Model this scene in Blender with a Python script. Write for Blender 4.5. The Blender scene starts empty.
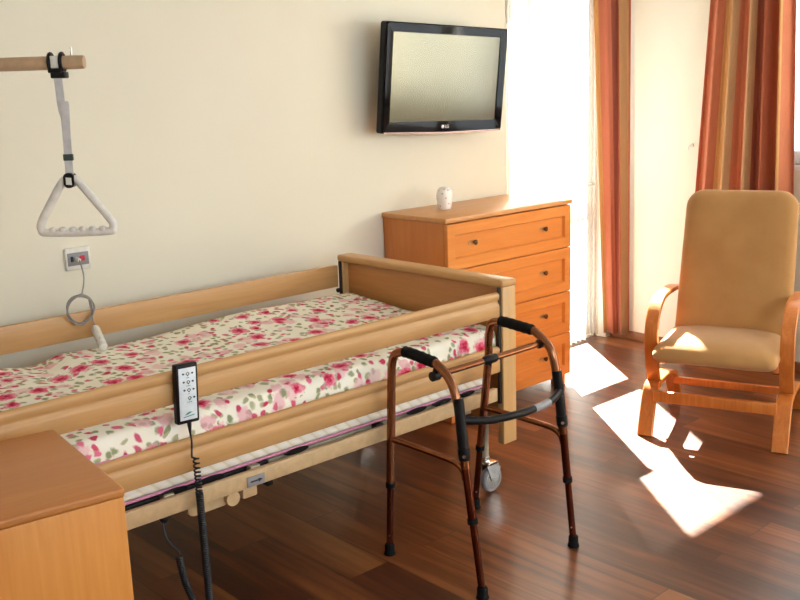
import bpy, bmesh, math, random
from mathutils import Vector, Matrix, noise
random.seed(7)
S = bpy.context.scene
COL = S.collection
PI = math.pi

# ------------------------------------------------------------------ materials
def lin(r, g, b):
    f = lambda c: (c/255/12.92) if c/255 <= .04045 else ((c/255+.055)/1.055)**2.4
    return (f(r), f(g), f(b), 1)

class NT:
    def __init__(s, name):
        s.m = bpy.data.materials.new(name); s.m.use_nodes = True
        s.t = s.m.node_tree; s.t.nodes.clear()
        s.out = s.n('ShaderNodeOutputMaterial')
    def n(s, typ, **kw):
        nd = s.t.nodes.new(typ)
        for k, v in kw.items(): setattr(nd, k, v)
        return nd
    def put(s, sock, v):
        if isinstance(v, bpy.types.NodeSocket): s.t.links.new(v, sock)
        elif v is not None: sock.default_value = v
    def coord(s, kind='Object', scale=(1, 1, 1), loc=(0, 0, 0), rot=(0, 0, 0)):
        c = s.n('ShaderNodeTexCoord'); mp = s.n('ShaderNodeMapping')
        s.put(mp.inputs['Vector'], c.outputs[kind]); mp.inputs['Scale'].default_value = scale
        mp.inputs['Location'].default_value = loc; mp.inputs['Rotation'].default_value = rot
        return mp.outputs[0]
    def noise(s, vec, scale, detail=4, rough=.5, dist=0, out='Fac'):
        t = s.n('ShaderNodeTexNoise'); s.put(t.inputs['Vector'], vec)
        t.inputs['Scale'].default_value = scale; t.inputs['Detail'].default_value = detail
        t.inputs['Roughness'].default_value = rough; t.inputs['Distortion'].default_value = dist
        return t.outputs[out]
    def math(s, op, a, b=None, c=None, clamp=False):
        t = s.n('ShaderNodeMath', operation=op); t.use_clamp = clamp
        s.put(t.inputs[0], a)
        if b is not None: s.put(t.inputs[1], b)
        if c is not None: s.put(t.inputs[2], c)
        return t.outputs[0]
    def ramp(s, fac, stops, interp='LINEAR'):
        t = s.n('ShaderNodeValToRGB'); t.color_ramp.interpolation = interp
        el = t.color_ramp.elements
        while len(el) < len(stops): el.new(.5)
        for e, (p, c) in zip(el, stops): e.position = p; e.color = c
        s.put(t.inputs[0], fac); return t.outputs[0]
    def mix(s, fac, a, b, blend='MIX'):
        t = s.n('ShaderNodeMix', data_type='RGBA', blend_type=blend)
        s.put(t.inputs[0], fac); s.put(t.inputs[6], a); s.put(t.inputs[7], b)
        return t.outputs[2]
    def step(s, v, a, b):
        t = s.n('ShaderNodeMapRange', interpolation_type='SMOOTHSTEP')
        s.put(t.inputs[0], v); t.inputs[1].default_value = a; t.inputs[2].default_value = b
        return t.outputs[0]
    def bump(s, h, strength=.2, dist=.002):
        b = s.n('ShaderNodeBump'); b.inputs['Strength'].default_value = strength
        b.inputs['Distance'].default_value = dist; s.put(b.inputs['Height'], h); return b.outputs[0]
    def bsdf(s, col, rough=.5, metal=0, spec=.5, normal=None, coat=0, coat_rough=.1, sheen=0):
        p = s.n('ShaderNodeBsdfPrincipled')
        s.put(p.inputs['Base Color'], col); s.put(p.inputs['Roughness'], rough)
        p.inputs['Metallic'].default_value = metal; p.inputs['Specular IOR Level'].default_value = spec
        p.inputs['Coat Weight'].default_value = coat; p.inputs['Coat Roughness'].default_value = coat_rough
        p.inputs['Sheen Weight'].default_value = sheen
        if normal is not None: s.put(p.inputs['Normal'], normal)
        return p.outputs[0]
    def done(s, sh):
        s.put(s.out.inputs['Surface'], sh); return s.m

def plain(name, rgb, rough=.5, metal=0, var=.06, spec=.5, coat=0):
    k = NT(name); c = lin(*rgb)
    n = k.noise(k.coord(), 40, 3)
    d = tuple(x*(1-var*2) for x in c[:3])+(1,); l = tuple(min(1, x*(1+var)) for x in c[:3])+(1,)
    return k.done(k.bsdf(k.ramp(n, [(.3, d), (.7, l)]), rough, metal, spec, coat=coat))

def wood(name, a, b, axis=0, rough=.38, scale=1.0, knots=False):
    k = NT(name)
    sc = [14*scale]*3; sc[axis] = 1.1*scale
    v = k.coord(scale=tuple(sc))
    n1 = k.noise(v, 1.6, 5, .55, 1.2)
    sc2 = [90*scale]*3; sc2[axis] = 4*scale
    n2 = k.noise(k.coord(scale=tuple(sc2)), 1.5, 3, .6)
    f = k.math('ADD', k.math('MULTIPLY', n1, .75), k.math('MULTIPLY', n2, .25))
    col = k.ramp(f, [(.3, lin(*b)), (.52, lin(*[(x+y)/2 for x, y in zip(a, b)])), (.7, lin(*a))])
    return k.done(k.bsdf(col, rough, normal=k.bump(n2, .08, .001)))

M = {}
k = NT('wall paint cream'); n = k.noise(k.coord(), 120, 4); n2 = k.noise(k.coord(), 1.3, 2)
M['wall'] = k.done(k.bsdf(k.ramp(n2, [(.2, lin(234, 227, 208)), (.8, lin(240, 234, 217))]), .85, spec=.2, normal=k.bump(n, .12, .002)))
k = NT('ceiling paint'); n = k.noise(k.coord(), 90, 4)
M['ceiling'] = k.done(k.bsdf(lin(240, 236, 226), .9, spec=.2, normal=k.bump(n, .1, .002)))

# laminate floor: planks along Y
k = NT('laminate floor')
v = k.coord(rot=(0, 0, PI/2), loc=(0.0, 0.0, 0))
tb = k.n('ShaderNodeTexBrick'); k.put(tb.inputs['Vector'], v)
tb.offset = .37; tb.offset_frequency = 2; tb.squash = 1
tb.inputs['Color1'].default_value = (0, 0, 0, 1); tb.inputs['Color2'].default_value = (1, 1, 1, 1)
tb.inputs['Mortar'].default_value = (.5, .5, .5, 1)
tb.inputs['Scale'].default_value = 1; tb.inputs['Mortar Size'].default_value = .0016
tb.inputs['Mortar Smooth'].default_value = .3; tb.inputs['Bias'].default_value = 0
tb.inputs['Brick Width'].default_value = 1.28; tb.inputs['Row Height'].default_value = .172
pl = k.n('ShaderNodeSeparateColor'); k.put(pl.inputs[0], tb.outputs['Color'])
co = k.n('ShaderNodeTexCoord')
comb = k.n('ShaderNodeCombineXYZ'); k.put(comb.inputs[2], k.math('MULTIPLY', pl.outputs[0], 37.0))
va = k.n('ShaderNodeVectorMath', operation='ADD'); k.put(va.inputs[0], co.outputs['Object']); k.put(va.inputs[1], comb.outputs[0])
mp = k.n('ShaderNodeMapping'); k.put(mp.inputs[0], va.outputs[0]); mp.inputs['Scale'].default_value = (13, .7, 1)
g1 = k.noise(mp.outputs[0], 1.3, 6, .6, .8)
mp2 = k.n('ShaderNodeMapping'); k.put(mp2.inputs[0], va.outputs[0]); mp2.inputs['Scale'].default_value = (110, 2.2, 1)
g2 = k.noise(mp2.outputs[0], 1, 3, .6)
f = k.math('ADD', k.math('ADD', k.math('MULTIPLY', g1, .72), k.math('MULTIPLY', g2, .08)), k.math('MULTIPLY', pl.outputs[0], .20))
col = k.ramp(f, [(.28, lin(42, 18, 8)), (.43, lin(82, 42, 21)), (.55, lin(118, 66, 34)), (.74, lin(156, 100, 55))])
col = k.mix(tb.outputs['Fac'], col, lin(48, 22, 10))
M['floor'] = k.done(k.bsdf(col, k.math('ADD', .29, k.math('MULTIPLY', g2, .1)), spec=.95, normal=k.bump(k.math('SUBTRACT', g2, k.math('MULTIPLY', tb.outputs['Fac'], 2)), .06, .001)))

M['beech_x'] = wood('beech laminate along x', (210, 164, 110), (194, 146, 92), 0)
M['beech_y'] = wood('beech laminate along y', (208, 160, 102), (192, 142, 84), 1)
M['beech_z'] = wood('beech laminate upright', (216, 174, 120), (202, 156, 100), 2)
M['panel'] = wood('footboard panel veneer', (206, 146, 88), (190, 128, 70), 1)
M['alder_top'] = wood('chest top veneer', (224, 164, 104), (206, 144, 84), 0)
M['alder_x'] = wood('chest drawer veneer', (230, 152, 76), (212, 130, 56), 0, .34)
M['alder_z'] = wood('chest side veneer', (212, 132, 62), (194, 112, 46), 2, .4)
M['cab_top'] = wood('cabinet top veneer', (198, 128, 66), (184, 114, 54), 0, .4)
M['cab_z'] = wood('cabinet side veneer', (228, 156, 78), (210, 132, 54), 2, .4)
M['chairwood'] = wood('bent chair wood', (214, 132, 62), (190, 104, 40), 2, .3, 1.5)
M['boomwood'] = plain('beige tube paint', (200, 166, 132), .45)
M['frame'] = plain('beige steel paint', (206, 174, 132), .4)
M['greyframe'] = plain('grey beige steel paint', (176, 164, 140), .4)
M['darksteel'] = plain('dark steel', (40, 34, 32), .45)
M['steel'] = plain('brushed steel', (196, 190, 182), .25, 1)
M['chrome'] = plain('chrome', (225, 222, 216), .1, 1)
M['blackrubber'] = plain('black rubber', (11, 11, 12), .75, spec=.2)
M['blackplastic'] = plain('black plastic', (18, 15, 18), .4, spec=.25)
M['blackcord'] = plain('blue black cord', (15, 17, 25), .4)
M['gloss'] = plain('piano black bezel', (16, 9, 10), .06, 0, .02, .14)
k = NT('dark screen'); p_ = k.n('ShaderNodeBsdfPrincipled'); p_.inputs['Base Color'].default_value = lin(26, 25, 20); p_.inputs['Roughness'].default_value = .22
p_.inputs['Specular IOR Level'].default_value = 1.0; p_.inputs['IOR'].default_value = 1.75; p_.inputs['Specular Tint'].default_value = (1, .91, .64, 1); M['screen'] = k.done(p_.outputs[0])
M['silvertrim'] = plain('pinkish silver trim', (226, 200, 196), .25, .6)
M['white'] = plain('white plastic', (238, 234, 226), .35)
M['pvc'] = plain('white window frame', (244, 243, 240), .4)
M['greyplastic'] = plain('grey plastic', (146, 143, 147), .4)
M['greycord'] = plain('grey cord', (150, 142, 136), .5)
M['red'] = plain('red plastic', (205, 40, 60), .4)
M['green'] = plain('green print', (70, 150, 130), .5)
M['darkgreen'] = plain('dark green band', (62, 74, 68), .6)
M['ink'] = plain('dark print', (48, 50, 60), .6)
M['handle'] = plain('ivory plastic', (230, 224, 218), .4)
M['webbing'] = plain('grey white webbing', (214, 210, 212), .8)
M['membrane'] = plain('pale blue membrane', (228, 236, 244), .35)
M['brass'] = plain('light brass', (206, 170, 120), .4, .6)
M['bronze'] = plain('aged bronze', (92, 60, 34), .35, .9)
M['copper'] = plain('copper brown anodised tube', (146, 98, 70), .2, 1)
M['copperdark'] = plain('dark copper tube', (98, 50, 36), .2, 1)
M['pink'] = plain('pink piping', (216, 140, 176), .7)
M['baseboard'] = wood('baseboard', (150, 100, 62), (120, 74, 42), 1, .4)

k = NT('fabric tan'); v = k.coord()
w = k.noise(v, 700, 2); w2 = k.noise(v, 6, 3)
M['fabric'] = k.done(k.bsdf(k.ramp(k.math('ADD', k.math('MULTIPLY', w, .5), k.math('MULTIPLY', w2, .5)), [(.35, lin(170, 124, 74)), (.65, lin(186, 142, 90))]), .85, spec=.2, normal=k.bump(w, .15, .001), sheen=.2))

k = NT('speckled ceramic'); v = k.coord()
vo = k.n('ShaderNodeTexVoronoi'); k.put(vo.inputs['Vector'], v); vo.inputs['Scale'].default_value = 75
sp = k.n('ShaderNodeSeparateColor'); k.put(sp.inputs[0], vo.outputs['Color'])
mk = k.math('MULTIPLY', k.math('SUBTRACT', 1, k.step(vo.outputs['Distance'], .22, .36)), k.math('GREATER_THAN', sp.outputs[0], .62))
M['ceramic'] = k.done(k.bsdf(k.mix(mk, lin(250, 243, 238), k.ramp(sp.outputs[1], [(.4, lin(150, 150, 175)), (.6, lin(205, 150, 150))])), .25, coat=.3))

# quilted mattress ticking
k = NT('quilted ticking'); v = k.coord(rot=(0, PI/4, 0))
wv = k.n('ShaderNodeTexWave', wave_type='BANDS', bands_direction='X'); k.put(wv.inputs['Vector'], v); wv.inputs['Scale'].default_value = 9
M['ticking'] = k.done(k.bsdf(k.ramp(wv.outputs['Fac'], [(0, lin(232, 222, 198)), (.2, lin(244, 238, 220)), (1, lin(248, 243, 230))]), .8, spec=.2, normal=k.bump(wv.outputs['Fac'], .3, .003)))

# floral sheet (UV in metres)
k = NT('floral cotton'); c = k.n('ShaderNodeTexCoord'); uv = c.outputs['UV']
nz = k.noise(uv, 20, 3, out='Color')
sub = k.n('ShaderNodeVectorMath', operation='SUBTRACT'); k.put(sub.inputs[0], nz); sub.inputs[1].default_value = (.5, .5, .5)
scl = k.n('ShaderNodeVectorMath', operation='SCALE'); k.put(scl.inputs[0], sub.outputs[0]); scl.inputs['Scale'].default_value = .045
add = k.n('ShaderNodeVectorMath', operation='ADD'); k.put(add.inputs[0], uv); k.put(add.inputs[1], scl.outputs[0]); uvd = add.outputs[0]
def cells(vec, scale, off=0):
    o = k.n('ShaderNodeVectorMath', operation='ADD'); k.put(o.inputs[0], vec); o.inputs[1].default_value = (off, off*1.7, 0)
    t = k.n('ShaderNodeTexVoronoi', voronoi_dimensions='2D'); k.put(t.inputs['Vector'], o.outputs[0]); t.inputs['Scale'].default_value = scale
    s = k.n('ShaderNodeSeparateColor'); k.put(s.inputs[0], t.outputs['Color'])
    return t.outputs['Distance'], s.outputs[0], s.outputs[1], s.outputs[2]
base = lin(240, 228, 200)
nb = k.noise(uv, 60, 4)
col = k.ramp(k.noise(uv, 10, 3), [(.3, lin(248, 241, 224)), (.7, lin(253, 249, 238))])
# small olive leaves
d, a, b, e_ = cells(uvd, 32, 3.1)
col = k.mix(k.math('MULTIPLY', k.math('SUBTRACT', 1, k.step(d, .2, .45)), k.math('GREATER_THAN', a, .45)), col, k.ramp(b, [(.2, lin(186, 184, 146)), (.8, lin(150, 156, 116))]))
# pale petals
d, a, b, e_ = cells(uvd, 15, 5.7)
col = k.mix(k.math('MULTIPLY', k.math('MULTIPLY', k.math('SUBTRACT', 1, k.step(k.math('ADD', d, k.math('MULTIPLY', k.math('SUBTRACT', nb, .5), .5)), .3, .5)), k.math('GREATER_THAN', a, .66)), .7), col, k.ramp(b, [(.2, lin(244, 206, 208)), (.8, lin(236, 170, 184))]))
# small pink buds
d, a, b, e_ = cells(uvd, 25, 8.3)
col = k.mix(k.math('MULTIPLY', k.math('SUBTRACT', 1, k.step(d, .18, .36)), k.math('GREATER_THAN', a, .62)), col, k.ramp(b, [(.2, lin(232, 120, 150)), (.8, lin(206, 60, 96))]))
# roses with leaf sprays
d, a, b, e_ = cells(uvd, 9.2, 1.3)
pres = k.math('GREATER_THAN', a, .5)
rad = k.math('ADD', .17, k.math('MULTIPLY', b, .15))
q = k.math('DIVIDE', d, rad)
leaf = k.math('MULTIPLY', k.math('MULTIPLY', k.math('SUBTRACT', 1, k.step(q, 1.35, 1.6)), pres), k.math('GREATER_THAN', k.noise(uv, 46, 2), .58))
col = k.mix(leaf, col, lin(164, 166, 126))
halo = k.math('MULTIPLY', k.math('SUBTRACT', 1, k.step(k.math('ADD', q, k.math('MULTIPLY', k.math('SUBTRACT', nb, .5), 1.2)), 1.0, 1.35)), pres)
col = k.mix(k.math('MULTIPLY', halo, .6), col, lin(240, 190, 196))
rose = k.math('MULTIPLY', k.math('SUBTRACT', 1, k.step(k.math('ADD', q, k.math('MULTIPLY', k.math('SUBTRACT', nb, .5), .9)), .9, 1.08)), pres)
pet = k.math('ADD', k.math('MULTIPLY', q, .45), k.math('MULTIPLY', k.noise(uv, 75, 3), .75))
rc = k.ramp(pet, [(.3, lin(168, 18, 52)), (.52, lin(208, 44, 82)), (.68, lin(232, 110, 140)), (.9, lin(244, 180, 190))])
col = k.mix(rose, col, rc)
M['floral'] = k.done(k.bsdf(col, .85, spec=.15, normal=k.bump(k.noise(uv, 9, 3), .25, .01)))

# striped curtain (UV in metres of cloth)
def curtain_mat(name, stops, period, phase):
    k = NT(name); c = k.n('ShaderNodeTexCoord'); sx = k.n('ShaderNodeSeparateXYZ'); k.put(sx.inputs[0], c.outputs['UV'])
    fr = k.math('FRACT', k.math('ADD', k.math('DIVIDE', sx.outputs[0], period), phase))
    col = k.ramp(fr, stops, 'CONSTANT')
    mp = k.n('ShaderNodeMapping'); k.put(mp.inputs[0], c.outputs['UV']); mp.inputs['Scale'].default_value = (300, 20, 1)
    w = k.noise(mp.outputs[0], 1, 3)
    col = k.mix(1, col, k.ramp(w, [(.3, (.86, .86, .86, 1)), (.7, (1, 1, 1, 1))]), 'MULTIPLY')
    p = k.bsdf(col, .75, spec=.2, sheen=.2)
    t = k.n('ShaderNodeBsdfTranslucent'); k.put(t.inputs[0], col)
    m = k.n('ShaderNodeMixShader'); m.inputs[0].default_value = .3; k.put(m.inputs[1], p); k.put(m.inputs[2], t.outputs[0])
    return k.done(m.outputs[0])
TER, RUST, GOLD, TAN, MAR = lin(212, 130, 94), lin(196, 112, 78), lin(226, 176, 114), lin(206, 164, 118), lin(172, 100, 82)
SALM = lin(216, 136, 106)
stops = [(0, TER), (.16, GOLD), (.24, TAN), (.30, TER), (.42, TAN), (.50, MAR), (.58, GOLD), (.62, RUST), (.84, GOLD), (.89, TER)]
M['drape'] = curtain_mat('striped drape', stops, 1.001, 0)
M['drape_corner'] = curtain_mat('striped drape corner', [(0, GOLD), (.13, SALM), (.48, MAR), (.66, RUST), (.72, TAN), (.95, RUST)], 1.001, 0)

def voile(name, cover, tone=(222, 218, 210)):
    k = NT(name); v = k.coord()
    tr = k.n('ShaderNodeBsdfTransparent'); tr.inputs[0].default_value = (1, .98, .95, 1)
    tl = k.n('ShaderNodeBsdfTranslucent'); tl.inputs[0].default_value = lin(*tone)
    df = k.n('ShaderNodeBsdfDiffuse'); df.inputs[0].default_value = lin(*tone)
    m1 = k.n('ShaderNodeMixShader'); m1.inputs[0].default_value = .5; k.put(m1.inputs[1], tl.outputs[0]); k.put(m1.inputs[2], df.outputs[0])
    m2 = k.n('ShaderNodeMixShader'); k.put(m2.inputs[0], k.math('ADD', cover-.04, k.math('MULTIPLY', k.noise(v, 400, 2), .08))); k.put(m2.inputs[1], tr.outputs[0]); k.put(m2.inputs[2], m1.outputs[0])
    return k.done(m2.outputs[0])
M['sheer'] = voile('sheer voile', .16)
M['sheer_sunblock'] = voile('sun blocking voile', .97, (226, 223, 216))

k = NT('window glass'); tr = k.n('ShaderNodeBsdfTransparent'); tr.inputs[0].default_value = (.96, .97, .96, 1)
gl = k.n('ShaderNodeBsdfGlossy'); gl.inputs['Roughness'].default_value = .02
fr = k.n('ShaderNodeLayerWeight')
ms = k.n('ShaderNodeMixShader'); k.put(ms.inputs[0], k.math('ADD', .03, k.math('MULTIPLY', k.math('POWER', fr.outputs['Facing'], 5), .6))); k.put(ms.inputs[1], tr.outputs[0]); k.put(ms.inputs[2], gl.outputs[0])
M['glass'] = k.done(ms.outputs[0])

# ------------------------------------------------------------------ mesh helpers
def BM(): return bmesh.new()

def merge(bm, tmp):
    me = bpy.data.meshes.new('tmp'); tmp.to_mesh(me); tmp.free(); bm.from_mesh(me); bpy.data.meshes.remove(me)

def box(bm, x0, x1, y0, y1, z0, z1, bev=0, seg=2, mat=None):
    t = bmesh.new(); bmesh.ops.create_cube(t, size=1)
    sx, sy, sz = abs(x1-x0), abs(y1-y0), abs(z1-z0)
    bmesh.ops.scale(t, vec=(sx, sy, sz), verts=t.verts)
    bmesh.ops.translate(t, vec=((x0+x1)/2, (y0+y1)/2, (z0+z1)/2), verts=t.verts)
    if bev: bmesh.ops.bevel(t, geom=t.edges[:], offset=min(bev, .49*min(sx, sy, sz)), segments=seg, profile=.5, affect='EDGES')
    if mat is not None: bmesh.ops.transform(t, matrix=mat, verts=t.verts)
    merge(bm, t); return bm

def ring(bm, pts): return [bm.verts.new(p) for p in pts]
def bridge(bm, a, b, closed=True):
    n = len(a)
    for i in range(n if closed else n-1):
        j = (i+1) % n; bm.faces.new((a[i], a[j], b[j], b[i]))

def smooth_path(pts, sub=6, closed=False):
    P = [Vector(p) for p in pts]; out = []; n = len(P)
    rng = n if closed else n-1
    for i in range(rng):
        g = lambda j: P[j % n] if closed else P[max(0, min(n-1, j))]
        p0, p1, p2, p3 = g(i-1), g(i), g(i+1), g(i+2)
        for s in range(sub):
            t = s/sub
            out.append(.5*((2*p1)+(p2-p0)*t+(2*p0-5*p1+4*p2-p3)*t*t+(3*p1-p0-3*p2+p3)*t**3))
    if not closed: out.append(P[-1])
    return out

def tube(bm, pts, r, seg=10, closed=False, caps=True):
    P = [Vector(p) for p in pts]; n = len(P)
    rr = r if isinstance(r, (list, tuple)) else [r]*n
    rings = []; up = None
    for i in range(n):
        if closed: t = P[(i+1) % n]-P[i-1]
        else: t = P[min(i+1, n-1)]-P[max(i-1, 0)]
        t.normalize()
        if up is None: up = t.orthogonal().normalized()
        else:
            up = up-t*up.dot(t)
            up = up.normalized() if up.length > 1e-6 else t.orthogonal().normalized()
        b = t.cross(up)
        rings.append(ring(bm, [P[i]+(up*math.cos(2*PI*j/seg)+b*math.sin(2*PI*j/seg))*rr[i] for j in range(seg)]))
    for i in range(n-1): bridge(bm, rings[i], rings[i+1])
    if closed:
        # align last to first by the nearest vertex
        a, b0 = rings[-1], rings[0]
        k0 = min(range(seg), key=lambda q: (a[0].co-b0[q].co).length)
        bridge(bm, a, b0[k0:]+b0[:k0])
    elif caps:
        bm.faces.new(rings[0][::-1]); bm.faces.new(rings[-1])
    return bm

def cyl(bm, p0, p1, r0, r1=None, seg=20): return tube(bm, [p0, p1], [r0, r0 if r1 is None else r1], seg)

def lathe(bm, prof, c, seg=32, axis='z'):
    c = Vector(c); rings = []
    for r, h in prof:
        pts = []
        for j in range(seg):
            a = 2*PI*j/seg; x, y = r*math.cos(a), r*math.sin(a)
            pts.append(c+(Vector((x, y, h)) if axis == 'z' else Vector((x, h, y)) if axis == 'y' else Vector((h, x, y))))
        rings.append(ring(bm, pts))
    for i in range(len(rings)-1): bridge(bm, rings[i], rings[i+1])
    bm.faces.new(rings[0][::-1]); bm.faces.new(rings[-1]); return bm

def prism(bm, poly, f, d0, d1):
    """extrude a 2-D polygon; f(u, v, d) -> point"""
    a = ring(bm, [f(u, v, d0) for u, v in poly]); b = ring(bm, [f(u, v, d1) for u, v in poly])
    bridge(bm, a, b); bm.faces.new(a[::-1]); bm.faces.new(b); return bm

def strip(bm, path, lat0, lat1, th, f):
    """bent laminated strip: path of (u, v) centre points, thickness th, width lat0..lat1; f(lat, u, v)"""
    n = len(path); rings = []
    for i in range(n):
        a = Vector(path[max(0, i-1)]); b = Vector(path[min(n-1, i+1)]); t = (b-a).normalized(); nn = Vector((-t.y, t.x))
        p = Vector(path[i]); o = p+nn*th/2; q = p-nn*th/2; bv = min(.004, th*.3)
        o2 = p+nn*(th/2-bv); q2 = p-nn*(th/2-bv)
        s = 1 if lat1 > lat0 else -1
        rings.append(ring(bm, [f(lat0+s*bv, *o), f(lat1-s*bv, *o), f(lat1, *o2), f(lat1, *q2), f(lat1-s*bv, *q), f(lat0+s*bv, *q), f(lat0, *q2), f(lat0, *o2)]))
    for i in range(n-1): bridge(bm, rings[i], rings[i+1])
    bm.faces.new(rings[0][::-1]); bm.faces.new(rings[-1]); return bm

def rrect(w, h, r, n=8):
    pts = []
    rs = r if isinstance(r, (list, tuple)) else [r]*4    # TR, TL, BL, BR
    for (cx, cy, a0), q in zip(((1, 1, 0), (-1, 1, 90), (-1, -1, 180), (1, -1, 270)), rs):
        for i in range(n+1):
            a = math.radians(a0+90*i/n)
            pts.append((cx*(w/2-q)+q*math.cos(a), cy*(h/2-q)+q*math.sin(a)))
    return pts

def cushion(bm, outline, t, f, p=6, q=.55, bottom=1.0):
    """soft pad: outline (u, v), thickness t; f(u, v, n) -> point"""
    ss = [.25, .5, .7, .82, .9, .95, .98, .995, 1]
    n = len(outline)
    h = lambda s: t/2*max(0, 1-s**p)**q
    tops = [ring(bm, [f(u*s, v*s, h(s)) for u, v in outline]) for s in ss]
    bots = [ring(bm, [f(u*s, v*s, -h(s)*bottom) for u, v in outline]) for s in ss[:-1]]
    ct = bm.verts.new(f(0, 0, t/2)); cb = bm.verts.new(f(0, 0, -t/2*bottom))
    for i in range(n):
        j = (i+1) % n; bm.faces.new((ct, tops[0][i], tops[0][j])); bm.faces.new((cb, bots[0][j], bots[0][i]))
    for a, b in zip(tops, tops[1:]): bridge(bm, a, b)
    for a, b in zip(bots, bots[1:]): bridge(bm, b, a)
    bridge(bm, tops[-1], bots[-1]); return bm

def root_of(o):
    while o.parent: o = o.parent
    return o

def obj(name, bm, mat, parent=None, angle=35, local=False, sub=0):
    if bm.faces: bmesh.ops.recalc_face_normals(bm, faces=bm.faces[:])
    if parent is not None and not local:
        bmesh.ops.translate(bm, vec=-root_of(parent).location, verts=bm.verts)
    me = bpy.data.meshes.new(name); bm.to_mesh(me); bm.free()
    me.materials.append(mat)
    for p in me.polygons: p.use_smooth = True
    me.set_sharp_from_angle(angle=math.radians(angle))
    o = bpy.data.objects.new(name, me); COL.objects.link(o)
    if parent is not None: o.parent = parent
    if sub:
        md = o.modifiers.new('sub', 'SUBSURF'); md.levels = md.render_levels = sub
    return o

def thing(name, label, cat, loc=(0, 0, 0), group=None, rz=0):
    o = bpy.data.objects.new(name, None); COL.objects.link(o); o.location = loc; o.rotation_euler = (0, 0, rz)
    o.empty_display_size = .1
    o['label'] = label; o['category'] = cat
    if group: o['group'] = group
    return o
def tag(o, label, cat, group=None):
    o['label'] = label; o['category'] = cat
    if group: o['group'] = group
    return o
def struct(o):
    o['kind'] = 'structure'; return o

# ------------------------------------------------------------------ room
H = 2.6; XL, XR, YF = -3.4, 2.44, -5.2
DX0, DX1, DH = 1.42, 2.38, 2.25
struct(obj('floor', box(BM(), XL-.3, XR+.3, YF-.3, .2, -.1, 0), M['floor']))
struct(obj('ceiling', box(BM(), XL-.3, XR+.3, YF-.3, .2, H, H+.15), M['ceiling']))
b = BM(); box(b, XL-.3, DX0, 0, .2, 0, H); box(b, DX1, XR+.3, 0, .2, 0, H); box(b, DX0, DX1, 0, .2, DH, H)
struct(obj('wall_back', b, M['wall']))
WY0, WY1, WZ0, WZ1 = -1.0, -2.75, 1.15, 2.3
VY0, VY1, VZ0, VZ1 = -3.2, -4.9, .85, 2.3
b = BM(); box(b, XR, XR+.3, WY0, 0, 0, H); box(b, XR, XR+.3, VY0, WY1, 0, H); box(b, XR, XR+.3, YF, VY1, 0, H)
for y1_, y0_, z0_, z1_ in ((WY1, WY0, WZ0, WZ1), (VY1, VY0, VZ0, VZ1)): box(b, XR, XR+.3, y1_, y0_, 0, z0_); box(b, XR, XR+.3, y1_, y0_, z1_, H)
struct(obj('wall_right', b, M['wall']))
struct(obj('wall_left', box(BM(), XL-.3, XL, YF, 0, 0, H), M['wall']))
FX0, FX1, FZ0, FZ1 = -2.6, .7, 1.25, 2.4
b = BM(); box(b, XL-.3, FX0, YF-.3, YF, 0, H); box(b, FX1, XR+.3, YF-.3, YF, 0, H); box(b, FX0, FX1, YF-.3, YF, 0, FZ0); box(b, FX0, FX1, YF-.3, YF, FZ1, H)
struct(obj('wall_front', b, M['wall']))
struct(obj('baseboard_right', box(BM(), XR-.016, XR, YF, 0, 0, .055, .004), M['baseboard']))
struct(obj('baseboard_back', box(BM(), XL, DX0, -.016, 0, 0, .055, .004), M['baseboard']))
struct(obj('sun_cut_slab', box(BM(), XL-.3, XR+2.2, .2, 1.2, 3.07, 3.24), M['wall']))     # unseen slab added outside to cut off the far end of the sun patch

# balcony door
d = struct(bpy.data.objects.new('door_1', None)); COL.objects.link(d); d.location = (1.9, .12, 0)
b = BM()
box(b, DX0, DX0+.03, .08, .16, 0, DH, .004); box(b, DX1-.03, DX1, .08, .16, 0, DH, .004); box(b, DX0, DX1, .08, .16, DH-.03, DH, .004); box(b, DX0, DX1, .08, .16, 0, .02, .004)
obj('door_frame', b, M['pvc'], d)
b = BM()
box(b, DX0+.03, DX0+.10, .09, .15, .02, DH-.03, .006); box(b, 2.29, DX1-.03, .09, .15, .02, DH-.03, .006)
box(b, DX0+.1, 2.29, .09, .15, .02, .09, .006); box(b, DX0+.1, 2.29, .09, .15, DH-.1, DH-.03, .006); box(b, DX0+.1, 2.29, .09, .15, .77, .875, .006)
obj('door_leaf', b, M['pvc'], d)
obj('pane', box(BM(), DX0+.09, 2.30, .117, .123, .08, .78), M['glass'], d)
obj('pane', box(BM(), DX0+.09, 2.30, .117, .123, .87, DH-.09), M['glass'], d)
b = BM(); cyl(b, (2.32, .09, 1.0), (2.32, .055, 1.0), .009); tube(b, [(2.32, .058, 1.0), (2.26, .055, 1.0), (2.22, .055, .995)], .008)
obj('door_handle', b, M['steel'], d)
# windows in the right wall
def window(name, WY0, WY1, WZ0, WZ1, ym):
    d = struct(bpy.data.objects.new(name, None)); COL.objects.link(d); d.location = (XR+.15, (WY0+WY1)/2, WZ0)
    b = BM(); xa, xb = XR+.1, XR+.17
    box(b, xa, xb, WY1, WY1+.07, WZ0, WZ1, .005); box(b, xa, xb, WY0-.07, WY0, WZ0, WZ1, .005); box(b, xa, xb, ym-.06, ym+.06, WZ0, WZ1, .005)
    box(b, xa, xb, WY1, WY0, WZ0, WZ0+.07, .005); box(b, xa, xb, WY1, WY0, WZ1-.07, WZ1, .005)
    obj('window_frame', b, M['pvc'], d)
    obj('pane', box(BM(), XR+.132, XR+.138, WY1+.06, ym-.05, WZ0+.06, WZ1-.06), M['glass'], d)
    obj('pane', box(BM(), XR+.132, XR+.138, ym+.05, WY0-.06, WZ0+.06, WZ1-.06), M['glass'], d)
    obj('window_sill', box(BM(), XR-.005, XR+.1, WY1-.03, WY0+.03, WZ0-.03, WZ0, .002), M['pvc'], d)
window('window_1', WY0, WY1, WZ0, WZ1, -1.86)
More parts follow.
